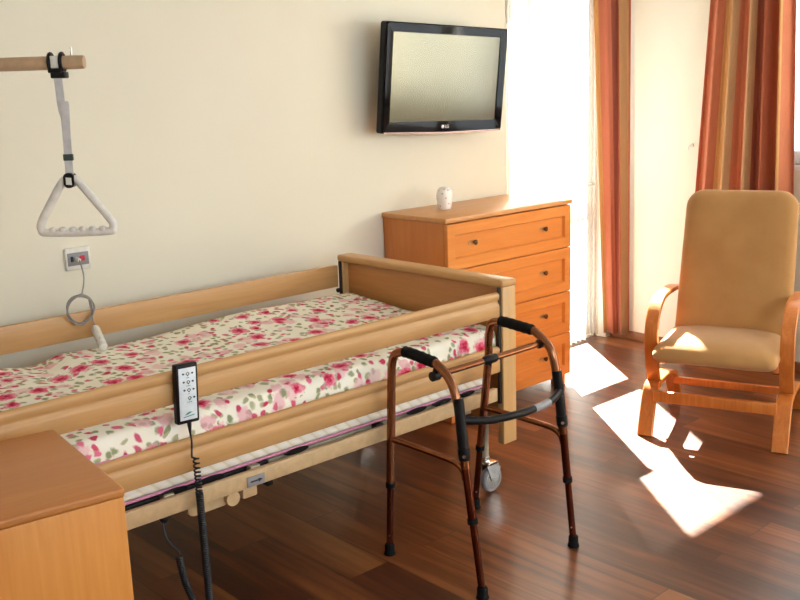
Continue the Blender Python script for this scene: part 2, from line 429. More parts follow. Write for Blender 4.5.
window('fill_window_2', VY0, VY1, VZ0, VZ1, -4.05)  # unseen window added to brighten the room from the right
d = struct(bpy.data.objects.new('fill_window_3', None)); COL.objects.link(d); d.location = ((FX0+FX1)/2, YF-.15, FZ0)  # unseen front window behind the camera, added as frontal fill light
b = BM(); ya, yb_ = YF-.17, YF-.1; xm = (FX0+FX1)/2
for x in (FX0, FX1-.07, xm-.05): box(b, x, x+(.1 if x == xm-.05 else .07), ya, yb_, FZ0, FZ1, .005)
box(b, FX0, FX1, ya, yb_, FZ0, FZ0+.07, .005); box(b, FX0, FX1, ya, yb_, FZ1-.07, FZ1, .005)
obj('window_frame', b, M['pvc'], d)
obj('pane', box(BM(), FX0+.06, xm-.04, YF-.138, YF-.132, FZ0+.06, FZ1-.06), M['glass'], d)
obj('pane', box(BM(), xm+.04, FX1-.06, YF-.138, YF-.132, FZ0+.06, FZ1-.06), M['glass'], d)

# ------------------------------------------------------------------ curtains
def hang(name, path_bot, path_top, z0, z1, folds, amp, mat, label, group=None, nx=160, nz=26, seed=0, ragged=0, flat=0, thick=.002, gather=1.0):
    rnd = random.Random(seed)
    ph = [rnd.uniform(-.5, .5) for _ in range(12)]
    bm = BM(); uvl = bm.loops.layers.uv.new('UVMap')
    def along(path, s):
        P = [Vector(p) for p in path]; L = [0]
        for a, c in zip(P, P[1:]): L.append(L[-1]+(c-a).length)
        x = s*L[-1]
        for i in range(len(P)-1):
            if x <= L[i+1]+1e-9:
                t = (x-L[i])/(L[i+1]-L[i]); dd = (P[i+1]-P[i]).normalized()
                return P[i].lerp(P[i+1], t), Vector((-dd.y, dd.x)), L[-1]
    V = []; U = []
    for iz in range(nz+1):
        tz = iz/nz; row = []; urow = []; acc = 0; prev = None
        for ix in range(nx+1):
            s = ix/nx
            pb, nb_, _ = along(path_bot, s); pt, nt_, _ = along(path_top, s)
            p = pb.lerp(pt, tz); nn = nb_.lerp(nt_, tz)
            warp = s+.018*math.sin(9*s+ph[0]*6)+.01*math.sin(2.5*tz+ph[1]*8)*math.sin(PI*s)
            th = 2*PI*folds*warp
            a = amp*(1+.35*math.sin(5*s+ph[2]*9))*(.85+.25*(1-tz))
            w = a*(math.sin(th)+.28*math.sin(2*th+1.1+ph[3])+.12*math.sin(3.3*th+2*tz))
            q = p+nn*w
            z = z0+(z1-z0)*tz
            if iz == 0 and ragged: z += ragged*abs(math.sin(th*.5+ph[4]))
            co = Vector((q.x, q.y, z))
            if prev is not None: acc += (Vector((co.x, co.y))-prev).length
            prev = Vector((co.x, co.y)); row.append(bm.verts.new(co)); urow.append((acc, z))
        V.append(row); U.append(urow)
    # the cloth's stripes keep the width of the hem
    tot = U[nz//2][-1][0]
    for r in U:
        k_ = 1/max(r[-1][0], 1e-6)
        for i, (a, z) in enumerate(r): r[i] = (a*k_, z)
    for iz in range(nz):
        for ix in range(nx):
            fc = bm.faces.new((V[iz][ix], V[iz][ix+1], V[iz+1][ix+1], V[iz+1][ix]))
            for lp, (i, j) in zip(fc.loops, ((iz, ix), (iz, ix+1), (iz+1, ix+1), (iz+1, ix))): lp[uvl].uv = U[i][j]
    o = obj(name, bm, mat, angle=80)
    if thick:
        md = o.modifiers.new('thick', 'SOLIDIFY'); md.thickness = thick; md.offset = 0
    return tag(o, label, 'curtain', group)

hang('sheer_curtain', [(1.445, .018), (1.7, .02), (2.33, .025)], [(1.445, .02), (2.33, .025)], .012, DH, 17, .014, M['sheer'],
     'thin white sheer curtain drawn across the bright balcony door right of the chest', nx=240, nz=10, seed=3, ragged=.012, thick=0)
hang('sheer_curtain', [(1.432, .062), (1.735, .062)], [(1.432, .062), (1.70, .062)], .012, DH, 8, .012, M['sheer_sunblock'],  # added gather; stops direct sun to bound the patch on the left
     'dense white sheer curtain added to block the sun at the left of the balcony door', nx=120, nz=10, seed=21, ragged=.012, thick=0)
hang('sheer_curtain', [(2.418, -1.08), (2.418, -2.85)], [(2.418, -1.08), (2.418, -2.85)], .05, H-.002, 22, .007, M['sheer'],
     'white sheer curtain over the window right of the wide drape', nx=240, nz=8, seed=9, thick=0)
hang('drape', [(2.32, -.03), (2.365, -.06), (2.395, -.16)], [(2.15, -.03), (2.36, -.06), (2.40, -.13)], .035, H-.002, 2.3, .016, M['drape_corner'],
     'narrow orange striped drape hanging in the corner beside the balcony door', nx=110, seed=5, ragged=.012)
hang('drape', [(2.345, -.585), (2.345, -1.25)], [(2.36, -.715), (2.36, -1.15)], .035, H-.002, 5.2, .03, M['drape'],
     'wide orange striped drape behind the tan armchair', nx=200, seed=11, ragged=.012)

b = BM(); cyl(b, (XR, -.55, 1.247), (XR-.03, -.55, 1.247), .004, seg=10); tube(b, smooth_path([(XR-.03, -.55, 1.247), (XR-.04, -.55, 1.235), (XR-.035, -.55, 1.222)], 4), .0035, 8)
cyl(b, (XR, -.55, 1.247), (XR-.005, -.55, 1.247), .012, seg=14)
tag(obj('tieback_hook', b, M['white']), 'small pale tieback hook on the right wall left of the wide drape', 'hook')

# ------------------------------------------------------------------ television
tvC = Vector((.798, -.16, 1.667)); yaw, tilt, rol = map(math.radians, (.233, 5.16, -1.66))
tw, th = .856, .521
ex = Vector((math.cos(yaw), math.sin(yaw), 0)); nn = Vector((math.sin(yaw), -math.cos(yaw), 0)); up = Vector((0, 0, 1))
n2 = nn*math.cos(tilt)-up*math.sin(tilt); u2 = up*math.cos(tilt)+nn*math.sin(tilt)
e3 = ex*math.cos(rol)+u2*math.sin(rol); u3 = -ex*math.sin(rol)+u2*math.cos(rol)
TVM = Matrix.Translation(tvC) @ Matrix((e3, u3, n2)).transposed().to_4x4()      # local x right, y up, z towards viewer
tv = thing('television', 'flat black television tilted on the cream wall above the chest', 'television', (tvC.x, 0, tvC.z))
def tvobj(name, bm, mat, parent, **k_):
    bmesh.ops.transform(bm, matrix=TVM, verts=bm.verts); return obj(name, bm, mat, parent, **k_)
b = BM(); prism(b, rrect(tw, th, .014, 5), lambda u, v, d: Vector((u, v, d)), -.035, -.004)
prism(b, rrect(tw*.8, th*.75, .03, 4), lambda u, v, d: Vector((u, v, d)), -.08, -.034)
tvobj('housing', b, M['blackplastic'], tv)
sx0, sx1, sy0, sy1 = -tw/2+.046, tw/2-.05, -th/2+.056, th/2-.046
b = BM()
out = rrect(tw, th, .014, 6); inn = [(sx0+(sx1-sx0)*(u/tw+.5), sy0+(sy1-sy0)*(v/th+.5)) for u, v in rrect(tw, th, .004, 6)]
r0 = ring(b, [(u, v, -.006) for u, v in out]); r1 = ring(b, [(u*.9985, v*.998, .004) for u, v in out]); r2 = ring(b, [(u*.985, v*.975, .009) for u, v in out])
r3 = ring(b, [(u, v, .006) for u, v in inn]); r4 = ring(b, [(u, v, -.002) for u, v in inn])
for a, c in ((r0, r1), (r1, r2), (r2, r3), (r3, r4)): bridge(b, a, c)
tvobj('bezel', b, M['gloss'], tv, angle=25)
tvobj('screen', box(BM(), sx0-.002, sx1+.002, sy0-.002, sy1+.002, -.004, .001), M['screen'], tv)
b = BM(); tube(b, [(-tw/2+.01, -th/2+.004, .006), (0, -th/2-.003, .009), (tw/2-.01, -th/2+.004, .006)], .005, 8)
tvobj('trim_strip', b, M['silvertrim'], tv)
# maker's mark: a ringed disc and two letters
b = BM(); lathe(b, [(.0002, 0), (.009, 0), (.009, .0015), (.0002, .0015)], (-.02, sy0-.028, .009), 24)
lg = tvobj('logo', b, M['white'], tv)
fc = bpy.data.curves.new('logo_letters', 'FONT'); fc.body = 'LG'; fc.size = .024; fc.extrude = .0007; fc.align_y = 'CENTER'
fo = bpy.data.objects.new('logo_letters', fc); COL.objects.link(fo); bpy.context.view_layer.update()
me = bpy.data.meshes.new_from_object(fo.evaluated_get(bpy.context.evaluated_depsgraph_get()))
bpy.data.objects.remove(fo); b = BM(); b.from_mesh(me); bmesh.ops.translate(b, vec=(-.006, sy0-.028, .0102), verts=b.verts)
tvobj('logo_letters', b, M['white'], lg)
b = BM(); tube(b, smooth_path([(-.027, sy0-.032, .0112), (-.0215, sy0-.035, .0112), (-.0145, sy0-.0305, .0112), (-.0165, sy0-.0275, .0112)], 4), .0009, 6)
cyl(b, (-.0225, sy0-.025, .0105), (-.0225, sy0-.025, .0113), .0012, seg=8)
tvobj('logo_face', b, M['red'], lg)
b = BM(); box(b, tvC.x-.1, tvC.x+.1, -.02, 0, tvC.z-.1, tvC.z+.1, .004)
cyl(b, (tvC.x, -.015, tvC.z), (tvC.x, -.075, tvC.z), .03); box(b, tvC.x-.05, tvC.x+.05, -.085, -.06, tvC.z-.1, tvC.z+.1, .004)
obj('wall_mount', b, M['darksteel'], tv)

# ------------------------------------------------------------------ chest of drawers
qx0, qx1, qy, qz = 1.0-.5276-.006, 1.4281, -.457, 1.0245
ch = thing('chest_of_drawers', 'orange wood chest of four drawers against the cream wall below the television', 'chest', ((qx0+qx1)/2, qy/2, 0))
b = BM(); box(b, qx0, qx1, qy, -.003, qz-.024, qz, .004); obj('top', b, M['alder_top'], ch)
b = BM(); box(b, qx0+.008, qx0+.026, qy+.026, -.006, .06, qz-.024, .002); box(b, qx1-.026, qx1-.008, qy+.026, -.006, .06, qz-.024, .002)
box(b, qx0+.026, qx1-.026, -.016, -.006, .06, qz-.024); box(b, qx0+.026, qx1-.026, qy+.03, -.016, .06, .078)
obj('body', b, M['alder_z'], ch)
for x in (qx0+.06, qx1-.06):
    for y in (qy+.05, -.05):
        b = BM(); box(b, x-.028, x+.028, y-.03, y+.03, 0, .062, .004); obj('foot', b, M['alder_z'], ch)
zs = [qz-.028, .7686, .5284, .2986, .0608]
def inset_panel(bm, x0, x1, z0, z1, y, mx, mz, dep, th):
    """a drawer front with a sunk, bevelled field"""
    def R(m1, m2, yy): return ring(bm, [(x0+m1, yy, z0+m2), (x1-m1, yy, z0+m2), (x1-m1, yy, z1-m2), (x0+m1, yy, z1-m2)])
    r = [R(0, 0, y+th), R(0, 0, y+.003), R(.003, .003, y), R(mx, mz, y), R(mx+.006, mz+.006, y+dep), R(mx+.010, mz+.010, y+dep)]
    for a, c in zip(r, r[1:]): bridge(bm, a, c)
    bm.faces.new(r[0][::-1]); bm.faces.new(r[-1])
for i in range(4):
    z1, z0 = zs[i]-.002, zs[i+1]+.002
    b = BM(); inset_panel(b, qx0+.012, qx1-.010, z0, z1, qy+.003, .05, .054, .015, .021)
    dr = obj('drawer', b, M['alder_x'], ch, angle=20)
    zc = (z0+z1)/2+.006
    for x in (.672, 1.208):
        b = BM(); y = qy+.018
        lathe(b, [(.0005, 0), (.006, 0), (.005, -.008), (.012, -.013), (.013, -.018), (.008, -.022), (.0005, -.023)], (x, y, zc), 16, 'y')
        kn = obj('knob', b, M['bronze'], dr)
        b = BM()
        prism(b, [(math.cos(a)*(.040)*(1-.25*math.cos(4*a)), math.sin(a)*.011*(1+.35*math.cos(2*a))) for a in [2*PI*j/28 for j in range(28)]], lambda u, v, d: Vector((x+u, d, zc+v)), y-.003, y+.002)
        obj('backplate', b, M['brass'], kn)

b = BM(); prof = [(.002, 0), (.029, 0), (.032, .004), (.038, .026), (.042, .05), (.0425, .068), (.040, .086), (.033, .101), (.021, .111), (.002, .114)]
lathe(b, prof, (.74, -.18, qz), 28)
jar = tag(obj('ceramic_jar', b, M['ceramic'], angle=50), 'small white speckled egg-shaped ceramic jar on the chest of drawers', 'jar')

# ------------------------------------------------------------------ bed
YB, YN = -.218, -1.218
X0, X1 = -2.18, 0.0
bed = thing('care_bed', 'beech home-care bed with side rails and adjustable steel base', 'bed', (-1.08, -.72, 0))
def endboard(x, name, sgn):
    """footboard: cap, panel, two posts; x = inner face, sgn = outward"""
    w = .0803
    xa, xb = min(x, x+sgn*w), max(x, x+sgn*w)
    b = BM(); box(b, xa+.034, xb-.022, YN+.03, YB-.03, .30, .872, .002)
    pan = obj(name, b, M['panel'], bed)
    b = BM(); box(b, xa-.003, xb+.003, YN-.004, YB+.004, .866, .8961, .010, 3); obj('cap', b, M['beech_y'], pan)
    for y0, y1 in ((YN, YN+.032), (YB-.032, YB)):
        b = BM(); box(b, xa+.004, xb, y0, y1, .2288, .868, .004); obj('post', b, M['beech_z'], pan)
        b = BM(); ym = (y0+y1)/2; box(b, xa-.006, xa+.006, ym-.006, ym+.006, .40, .868, .001)
        if sgn > 0: cyl(b, (xa-.006, ym, .735), (xa-.022, ym, .735), .010, seg=14)
        obj('rail_track', b, M['darksteel'], pan)
endboard(0.0, 'footboard', 1); endboard(X0, 'headboard', -1)
def rail(yf, sgn, z0, z1):
    """grooved side rail; yf = visible face, sgn -1: the face looks to -y"""
    h = z1-z0; t = .024
    prof = [(0, z0+.004), (.003, z0), (t-.003, z0), (t, z0+.004), (t, z1-.008), (t-.006, z1), (.008, z1), (.002, z1-.005), (0, z1-.012),
            (.001, z1-.026), (.006, z1-.031), (.0075, z1-.036), (.004, z1-.043), (.001, z1-.047), (0, z1-.052)]
    b = BM(); prism(b, prof, lambda u, v, d: Vector((d, yf-sgn*u, v)), X0+.004, -.004)
    return obj('side_rail', b, M['beech_x'], bed, angle=50)
rail(-1.2081, -1, .7504, .8489); rail(-1.2081, -1, .5298, .6325)
b = BM(); box(b, X0+.004, -.004, -.2225, -.2005, .748, .8489, .004); obj('side_rail', b, M['beech_x'], bed)
b = BM(); box(b, X0+.004, -.004, -.2225, -.2005, .5298, .6325, .004); obj('side_rail', b, M['beech_x'], bed)

for y0, y1 in ((-1.208, -1.188), (-.246, -.226)):
    b = BM(); box(b, X0+.02, -.02, y0, y1, .415, .468, .003); obj('frame_beam', b, M['frame'], bed)
for x in (-2.0, -1.3, -.7, -.12):
    b = BM(); box(b, x-.02, x+.02, -1.175, -.26, .42, .46, .003); obj('cross_beam', b, M['greyframe'], bed)
b = BM()
for i in range(15): box(b, -2.06+i*.14, -2.06+i*.14+.06, -1.15, -.29, .462, .472, .002)
box(b, -2.1, -.06, -1.155, -1.13, .45, .462, .002); box(b, -2.1, -.06, -.31, -.285, .45, .462, .002)
obj('slats', b, M['darksteel'], bed)
b = BM(); box(b, -1.08, -.06, -1.160, -1.140, .440, .466, .003); obj('platform_rail', b, M['greyframe'], bed)
for x in (-1.46, -1.15, -.62, -.3):
    b = BM(); box(b, x-.018, x+.018, -1.188, -1.160, .44, .473, .003); obj('bracket', b, M['blackplastic' if x > -.9 else 'greyframe'], bed)
# lifting gear under the beam
b = BM(); prism(b, rrect(.15, .052, .022, 6), lambda u, v, d: Vector((-1.315+u, d, .392+v)), -1.165, -1.10); obj('motor', b, M['frame'], bed)
for x in (-1.44, -1.31, -.98, -.43, -.30, -.17):
    b = BM(); prism(b, [(.05*math.cos(a), .0105*math.sin(a)) for a in [2*PI*j/24 for j in range(24)]], lambda u, v, d: Vector((x+u, d, .4735+v)), -1.179, -1.174); obj('gap_shade_oval', b, M['blackplastic'], bed)  # black ovals put in as the shade of the gaps under the mattress
b = BM(); cyl(b, (-1.238, -1.185, .387), (-1.238, -1.10, .387), .024, seg=24); obj('pivot_disc', b, M['frame'], bed)
b = BM(); box(b, -1.205, -1.15, -1.19, -1.11, .374, .418, .006); obj('gear_box', b, M['frame'], bed)
b = BM(); box(b, -1.20, -1.133, -1.2115, -1.207, .418, .452, .002); lp = obj('type_plate', b, M['greyplastic'], bed)
b = BM(); box(b, -1.188, -1.152, -1.2125, -1.211, .432, .437); prism(b, [(-1.158, .428), (-1.142, .4345), (-1.158, .441)], lambda u, v, d: Vector((u, d, v)), -1.2125, -1.211); obj('arrow_mark', b, M['ink'], lp)
for x, zb in ((-1.10, .39), (-1.04, .402)):
    b = BM(); box(b, x-.012, x+.012, -1.19, -1.16, zb, .416, .003); obj('clip', b, M['blackplastic'], bed)
b = BM(); tube(b, smooth_path([(-1.478, -1.16, .415), (-1.478, -1.165, .40), (-1.47, -1.165, .385)], 4), .012, 10); obj('plug_knob', b, M['blackplastic'], bed)
# feet
for x in (-.10, -2.05):
    b = BM(); box(b, x-.02, x+.02, -1.12, -.32, .36, .40, .003); obj('end_beam', b, M['greyframe'], bed)
for x in (.012, -2.09):
    for y in (-1.105, -.31):
        if x < -1: x_ = x
        else: x_ = x
        b = BM(); cyl(b, (x_, y, .13), (x_, y, .45), .0165, seg=18); box(b, x_-.12 if x_ > -1 else x_-.02, x_+.014 if x_ > -1 else x_+.12, y-.013, y+.013, .37, .396, .003)
        obj('leg_column', b, M['greyframe'], bed)
        cw = (x_+.012, y-.02)
        b = BM(); lathe(b, [(.03, -.014), (.05, -.0135), (.055, -.008), (.055, .008), (.05, .0135), (.03, .014)], (cw[0], cw[1], .055), 28, 'y')
        ca = obj('castor', b, M['greyplastic'], bed)
        b = BM()
        for s in (-1, 1):
            prism(b, [(-.02, .13), (.03, .125), (.045, .10), (.03, .05), (.012, .043), (-.006, .05), (-.022, .09), (-.034, .118)], lambda u, v, d: Vector((cw[0]+u-.008, d, v)), cw[1]+s*.018-.002, cw[1]+s*.018+.002)
        box(b, cw[0]-.034, cw[0]+.026, cw[1]-.02, cw[1]+.02, .117, .131, .004); cyl(b, (cw[0], cw[1]-.022, .055), (cw[0], cw[1]+.022, .055), .008, seg=14)
        cyl(b, (cw[0]-.012, cw[1]+.02, .125), (cw[0]-.012, cw[1]+.02, .15), .02, seg=18)
        obj('castor_fork', b, M['chrome' if x_ > -1 and y < -1 else 'greyframe'], ca)
        b = BM(); lathe(b, [(.02, -.0155), (.038, -.015), (.040, -.013), (.02, -.012)], (cw[0], cw[1], .055), 24, 'y'); obj('hub_cap', b, M['steel'], ca)

# mattress
mt = thing('mattress', 'quilted cream mattress with pink piping on the care bed', 'mattress', (-1.08, -.72, .484))
b = BM(); box(b, -2.12, -.035, -1.172, -.272, .474, .694, .03, 4); obj('ticking', b, M['ticking'], mt, angle=60)
def loop_rect(x0, x1, y0, y1, r, z):
    return [Vector(((x0+x1)/2+u, (y0+y1)/2+v, z)) for u, v in rrect(x1-x0, y1-y0, r, 5)]
b = BM(); tube(b, loop_rect(-2.122, -.033, -1.174, -.269, .03, .482), .0045, 8, True); obj('piping', b, M['pink'], mt)

# floral sheet over the mattress
far_x = [(-2.2, .716), (-1.6, .716), (-1.48, .700), (-1.36, .724), (-1.13, .712), (-.58, .738), (-.04, .728), (.1, .728)]
def farz(x):
    for (a, za), (c, zc) in zip(far_x, far_x[1:]):
        if a <= x <= c:
            t = (x-a)/(c-a); t = t*t*(3-2*t); return za+(zc-za)*t
    return .71
bm = BM(); uvl = bm.loops.layers.uv.new('UVMap')
nxs, xs0, xs1 = 130, -2.12, -.008
rows = []
for i in range(nxs+1):
    x = xs0+(xs1-xs0)*i/nxs; zf_ = farz(x)
    sec = [(-.268, .56), (-.266, .62), (-.266, zf_-.03), (-.272, zf_-.010), (-.290, zf_)]
    for j in range(1, 22):
        t = j/22; y = -.29-.865*t
        nz_ = noise.noise(Vector((x*4, y*5, 3)))*.006+noise.noise(Vector((x*11, y*14, 9)))*.0025
        z = zf_*(1-min(1, t*2.2))+.700*min(1, t*2.2)+nz_+.003
        sec.append((y, max(z, .698)))
    wob = noise.noise(Vector((x*6, 0, 5)))*.002
    sec += [(-1.163, .700), (-1.178, .692), (-1.186, .675), (-1.187+wob, .655), (-1.188+wob, .642), (-1.188+wob, .632+noise.noise(Vector((x*3, 2, 5)))*.003)]
    acc = 0; row = []
    for j, (y, z) in enumerate(sec):
        if j: acc += math.hypot(y-sec[j-1][0], z-sec[j-1][1])
        row.append((bm.verts.new((x, y, z)), (x+3, acc)))
    rows.append(row)
for r0, r1 in zip(rows, rows[1:]):
    for j in range(len(r0)-1):
        q = (r0[j], r1[j], r1[j+1], r0[j+1]); fcc = bm.faces.new([v for v, _ in q])
        for lp_, (_, uv_) in zip(fcc.loops, q): lp_[uvl].uv = uv_
sheet = obj('floral_sheet', bm, M['floral'], angle=180)
md = sheet.modifiers.new('thick', 'SOLIDIFY'); md.thickness = .003; md.offset = 1
tag(sheet, 'cream bed sheet with red and pink roses spread over the mattress', 'bed sheet')
b = BM(); tube(b, [(-2.11+.02*i, -1.191+.0015*(i % 2), .629+.003*((i*7) % 3)/2) for i in range(28)], .0045, 6)
obj('hem', b, M['pink'], sheet)

# ------------------------------------------------------------------ grab pole and trapeze
BZ = 1.742; bdir = Vector((.75, -.66, 0)).normalized(); bend = Vector((-1.41, -.8, BZ))
mast = bend-bdir*1.02
gp = thing('grab_pole', 'beige overhead grab pole reaching in above the head of the bed', 'grab pole', (mast.x, mast.y, 0))
b = BM(); tube(b, smooth_path([(mast.x, mast.y, 0), (mast.x, mast.y, .6), (mast.x, mast.y, 1.55)], 4)+smooth_path([(mast.x, mast.y, 1.6), tuple(Vector((mast.x, mast.y, BZ-.03))+bdir*.03), tuple(mast+bdir*.15), tuple(mast+bdir*.2)], 5)+[tuple(bend-bdir*.03)], .0205, 18)
obj('boom', b, M['boomwood'], gp)
b = BM(); cyl(b, tuple(bend-bdir*.03), tuple(bend), .0208, .0195, 18); obj('end_cap', b, M['boomwood'], gp)
b = BM(); pp = bend-bdir*.037; cyl(b, (pp.x, pp.y, BZ+.015), (pp.x, pp.y, BZ+.045), .003, seg=8); obj('stop_pin', b, M['steel'], gp)
tz = thing('trapeze_handle', 'ivory plastic triangle handle hanging from the grab pole on a strap', 'trapeze handle', tuple(bend-bdir*.083))
cp = bend-bdir*.083; lat = Vector((.76, -.65, 0)).normalized(); fwd = Vector((-lat.y, lat.x, 0)) * -1     # towards viewer
def T(l, z, f=0): return tuple(Vector((cp.x, cp.y, 0))+lat*l+Vector((0, 0, z))+fwd*f)
# clamp: two black rings joined around the boom, with a pale sticker
b = BM()
for s in (-.017, .017):
    tube(b, [tuple(cp+bdir*s+Vector((0, 0, math.sin(a)*.027))+fwd*math.cos(a)*.027) for a in [2*PI*j/20 for j in range(20)]], .006, 8, True)
box(b, -.02, .02, .022, .034, -.030, -.018, .003, mat=Matrix.Translation(cp) @ Matrix((bdir, fwd, Vector((0, 0, 1)))).transposed().to_4x4())
box(b, -.016, .028, -.02, .026, -.046, -.026, .004, mat=Matrix.Translation(cp) @ Matrix((bdir, fwd, Vector((0, 0, 1)))).transposed().to_4x4())
cl = obj('clamp', b, M['blackplastic'], tz)
b = BM(); box(b, -.012, .012, .021, .027, -.016, .020, .002, mat=Matrix.Translation(cp) @ Matrix((bdir, fwd, Vector((0, 0, 1)))).transposed().to_4x4()); obj('sticker', b, M['white'], cl)
def web(pts, w, th=.002):
    b = BM(); rings = []
    for l, z, f in pts:
        rings.append(ring(b, [T(l-w/2, z, f-th/2), T(l+w/2, z, f-th/2), T(l+w/2, z, f+th/2), T(l-w/2, z, f+th/2)]))
    for a, c in zip(rings, rings[1:]): bridge(b, a, c)
    b.faces.new(rings[0][::-1]); b.faces.new(rings[-1]); return b
stp = obj('strap', web([(.004, BZ-.03, .02), (.003, 1.68, .012), (.002, 1.62, .004), (.003, 1.60, .002), (.008, 1.575, 0), (.007, 1.50, 0), (.005, 1.45, 0), (.004, 1.388, 0)], .025), M['webbing'], tz)
obj('strap_end', web([(.013, 1.628, .008), (.016, 1.616, .011), (.014, 1.58, .010), (.010, 1.52, .008), (.007, 1.49, .004)], .024), M['webbing'], stp)
b = BM(); box(b, -.009, .021, -.006, .006, 1.448, 1.468, .002); 
bmesh.ops.transform(b, matrix=Matrix.Translation((cp.x, cp.y, 0)) @ Matrix((lat, fwd, Vector((0, 0, 1)))).transposed().to_4x4(), verts=b.verts); obj('band', b, M['darkgreen'], stp)
# triangle grip
hp = smooth_path([(-0.0874, 1.227), (-0.099, 1.235), (-0.1013, 1.249), (-0.091, 1.273), (-0.0627, 1.319), (-0.0323, 1.366), (-0.0173, 1.385), (-0.007, 1.391), (0.017, 1.391), (0.0267, 1.385), (0.0436, 1.363), (0.0828, 1.309), (0.1163, 1.261), (0.1236, 1.246), (0.1209, 1.233), (0.1105, 1.225), (0.0114, 1.223)], 6, True)
b = BM(); tube(b, [T(p.x, p.y) for p in hp], .0125, 12, True)
for j in range(6):
    l = -.065+j*.031
    tube(b, [T(l+dd, 1.2280+.0035*math.cos(dd/.0135*PI/2)) for dd in (-.0135, -.007, 0, .007, .0135)], [.004, .0115, .0125, .0115, .004], 10)
obj('grip', b, M['handle'], tz, angle=60)
b = BM(); 
prism(b, rrect(.032, .046, .014, 6), lambda u, v, d: Vector(T(.004+u, 1.388+v, d)), -.017, .017); bk = obj('buckle', b, M['blackplastic'], tz)
b = BM(); prism(b, [(-.008, -.012), (.009, -.014), (.009, .008), (-.008, .010)], lambda u, v, d: Vector(T(.004+u, 1.388+v, d)), .017, .0185); obj('sticker', b, M['white'], bk)

# ------------------------------------------------------------------ call socket and pull handset
so = thing('wall_socket', 'white wall socket plate with grey insert and small coloured buttons', 'socket', (-1.14, 0, 1.018))
b = BM(); box(b, -1.193, -1.088, -.014, 0, .974, 1.063, .006, 3); obj('plate', b, M['white'], so)
b = BM(); box(b, -1.185, -1.098, -.0165, -.012, .992, 1.043, .002); ins = obj('insert', b, M['greyplastic'], so)
for x, m in ((-1.168, 'ink'), (-1.131, 'red'), (-1.121, 'red')):
    b = BM(); box(b, x-.0055, x+.0055, -.020, -.015, 1.008, 1.030, .002); obj('button', b, M[m], ins)
hs = thing('call_handset', 'white nurse call handset with coiled grey cord over the far bed rail', 'call handset', (-1.2, -.24, .71))
b = BM(); cyl(b, (-1.149, -.016, 1.018), (-1.149, -.042, 1.016), .008, .007, 14); obj('plug', b, M['white'], hs)
b = BM(); cc = Vector((-1.254, -.238, .864)); rr_ = .052
pts = [(-1.149, -.04, 1.015), (-1.151, -.055, 1.0), (-1.165, -.10, .965), (-1.205, -.18, .945), (-1.238, -.232, .922)]
path = smooth_path(pts, 6)
for i in range(1, 90):
    a = PI/2+.3-2*PI*i/28
    r_ = rr_+.004*math.sin(i*.37)
    path.append(cc+Vector((r_*.93*math.cos(a)+.003*math.sin(i*.21), .006*math.sin(i*.5)-.002, r_*1.02*math.sin(a))))
path += smooth_path([path[-1], (-1.210, -.243, .815), (-1.206, -.244, .80), (-1.204, -.245, .785)], 5)[1:]
tube(b, path, .0028, 8); obj('cord', b, M['greycord'], hs)
b = BM(); p0, p1 = Vector((-1.207, -.243, .789)), Vector((-1.242, -.378, .7385))
tube(b, [p0, p0.lerp(p1, .05), p0.lerp(p1, .12), p0.lerp(p1, .9), p0.lerp(p1, .97), p1], [.009, .0145, .0165, .0165, .0155, .009], 20)
hb = obj('handle', b, M['white'], hs)
b = BM(); ax = (p1-p0).normalized(); vdir = Vector((-.55, -.83, .1)); vdir = (vdir-ax*vdir.dot(ax)).normalized(); sd = ax.cross(vdir)
pc = p0.lerp(p1, .68)+vdir*.0145
tube(b, [pc+sd*.006*math.cos(a)+ax*.009*math.sin(a)+ax*.001 for a in [PI*(-.15+1.3*j/12) for j in range(13)]], .0012, 6)
tube(b, [pc-sd*.007+ax*.006, pc+sd*.008+ax*.004], .0012, 6); tube(b, [pc-ax*.012-sd*.002, pc-ax*.006], .0014, 6)
obj('call_symbol', b, M['red'], hb)

# ------------------------------------------------------------------ bed remote
rm = thing('bed_remote', 'black bed remote with pale keypad hooked on the near bed rail', 'remote control', (-1.398, -1.222, .78))
RMm = Matrix.Translation((-1.3975, -1.2235, .782)) @ Matrix.Rotation(math.radians(2.3), 4, 'Y') @ Matrix.Rotation(PI/2, 4, 'X')   # local x right, y up, z to -y
def rmobj(name, bm, mat, parent): bmesh.ops.transform(bm, matrix=RMm, verts=bm.verts); return obj(name, bm, mat, parent)
b = BM(); box(b, -.0365, .0365, -.09, .09, -.012, .012, .005, 3); rc_ = rmobj('case', b, M['blackplastic'], rm)
b = BM(); box(b, -.0285, .0285, -.079, .078, .011, .0135, .001); kp = rmobj('keypad', b, M['membrane'], rm)
def ringmesh(b, x, y, r): tube(b, [(x+r*math.cos(a), y+r*math.sin(a), .0138) for a in [2*PI*j/14 for j in range(14)]], .0011, 6, True)
for i, y in enumerate((.060, .0355, .011, -.0135)):
    b = BM(); ox = .001+i*.0012; ringmesh(b, ox, y, .0042); box(b, ox-.0015, ox+.0015, y-.007, y-.004, .0135, .0142); box(b, ox-.006, ox-.0042, y-.001, y+.001, .0135, .0142); box(b, ox+.0042, ox+.006, y-.001, y+.001, .0135, .0142)
    for s in ((-1, 1) if i < 3 else (1,)):
        q = ox+s*.015
        prism(b, [(q-.0045*s, y+.001), (q, y+.004), (q+.0045*s, y+.001), (q, y-.003)], lambda u, v, dd: Vector((u, v, dd)), .0135, .0142)
    rmobj('key_symbol', b, M['ink'], kp)
    b = BM(); w = (.012, .014, .006, .016)[i]
    for s in range(3): box(b, ox-w/2+s*w/3, ox-w/2+s*w/3+w/4, y-.0125, y-.011, .0135, .0139)
    rmobj('key_caption', b, M['ink'], kp)
b = BM(); prism(b, [(-.014, -.064), (-.006, -.057), (.003, -.054), (.013, -.057), (.006, -.058), (.001, -.061)], lambda u, v, dd: Vector((u, v, dd)), .0135, .0142)
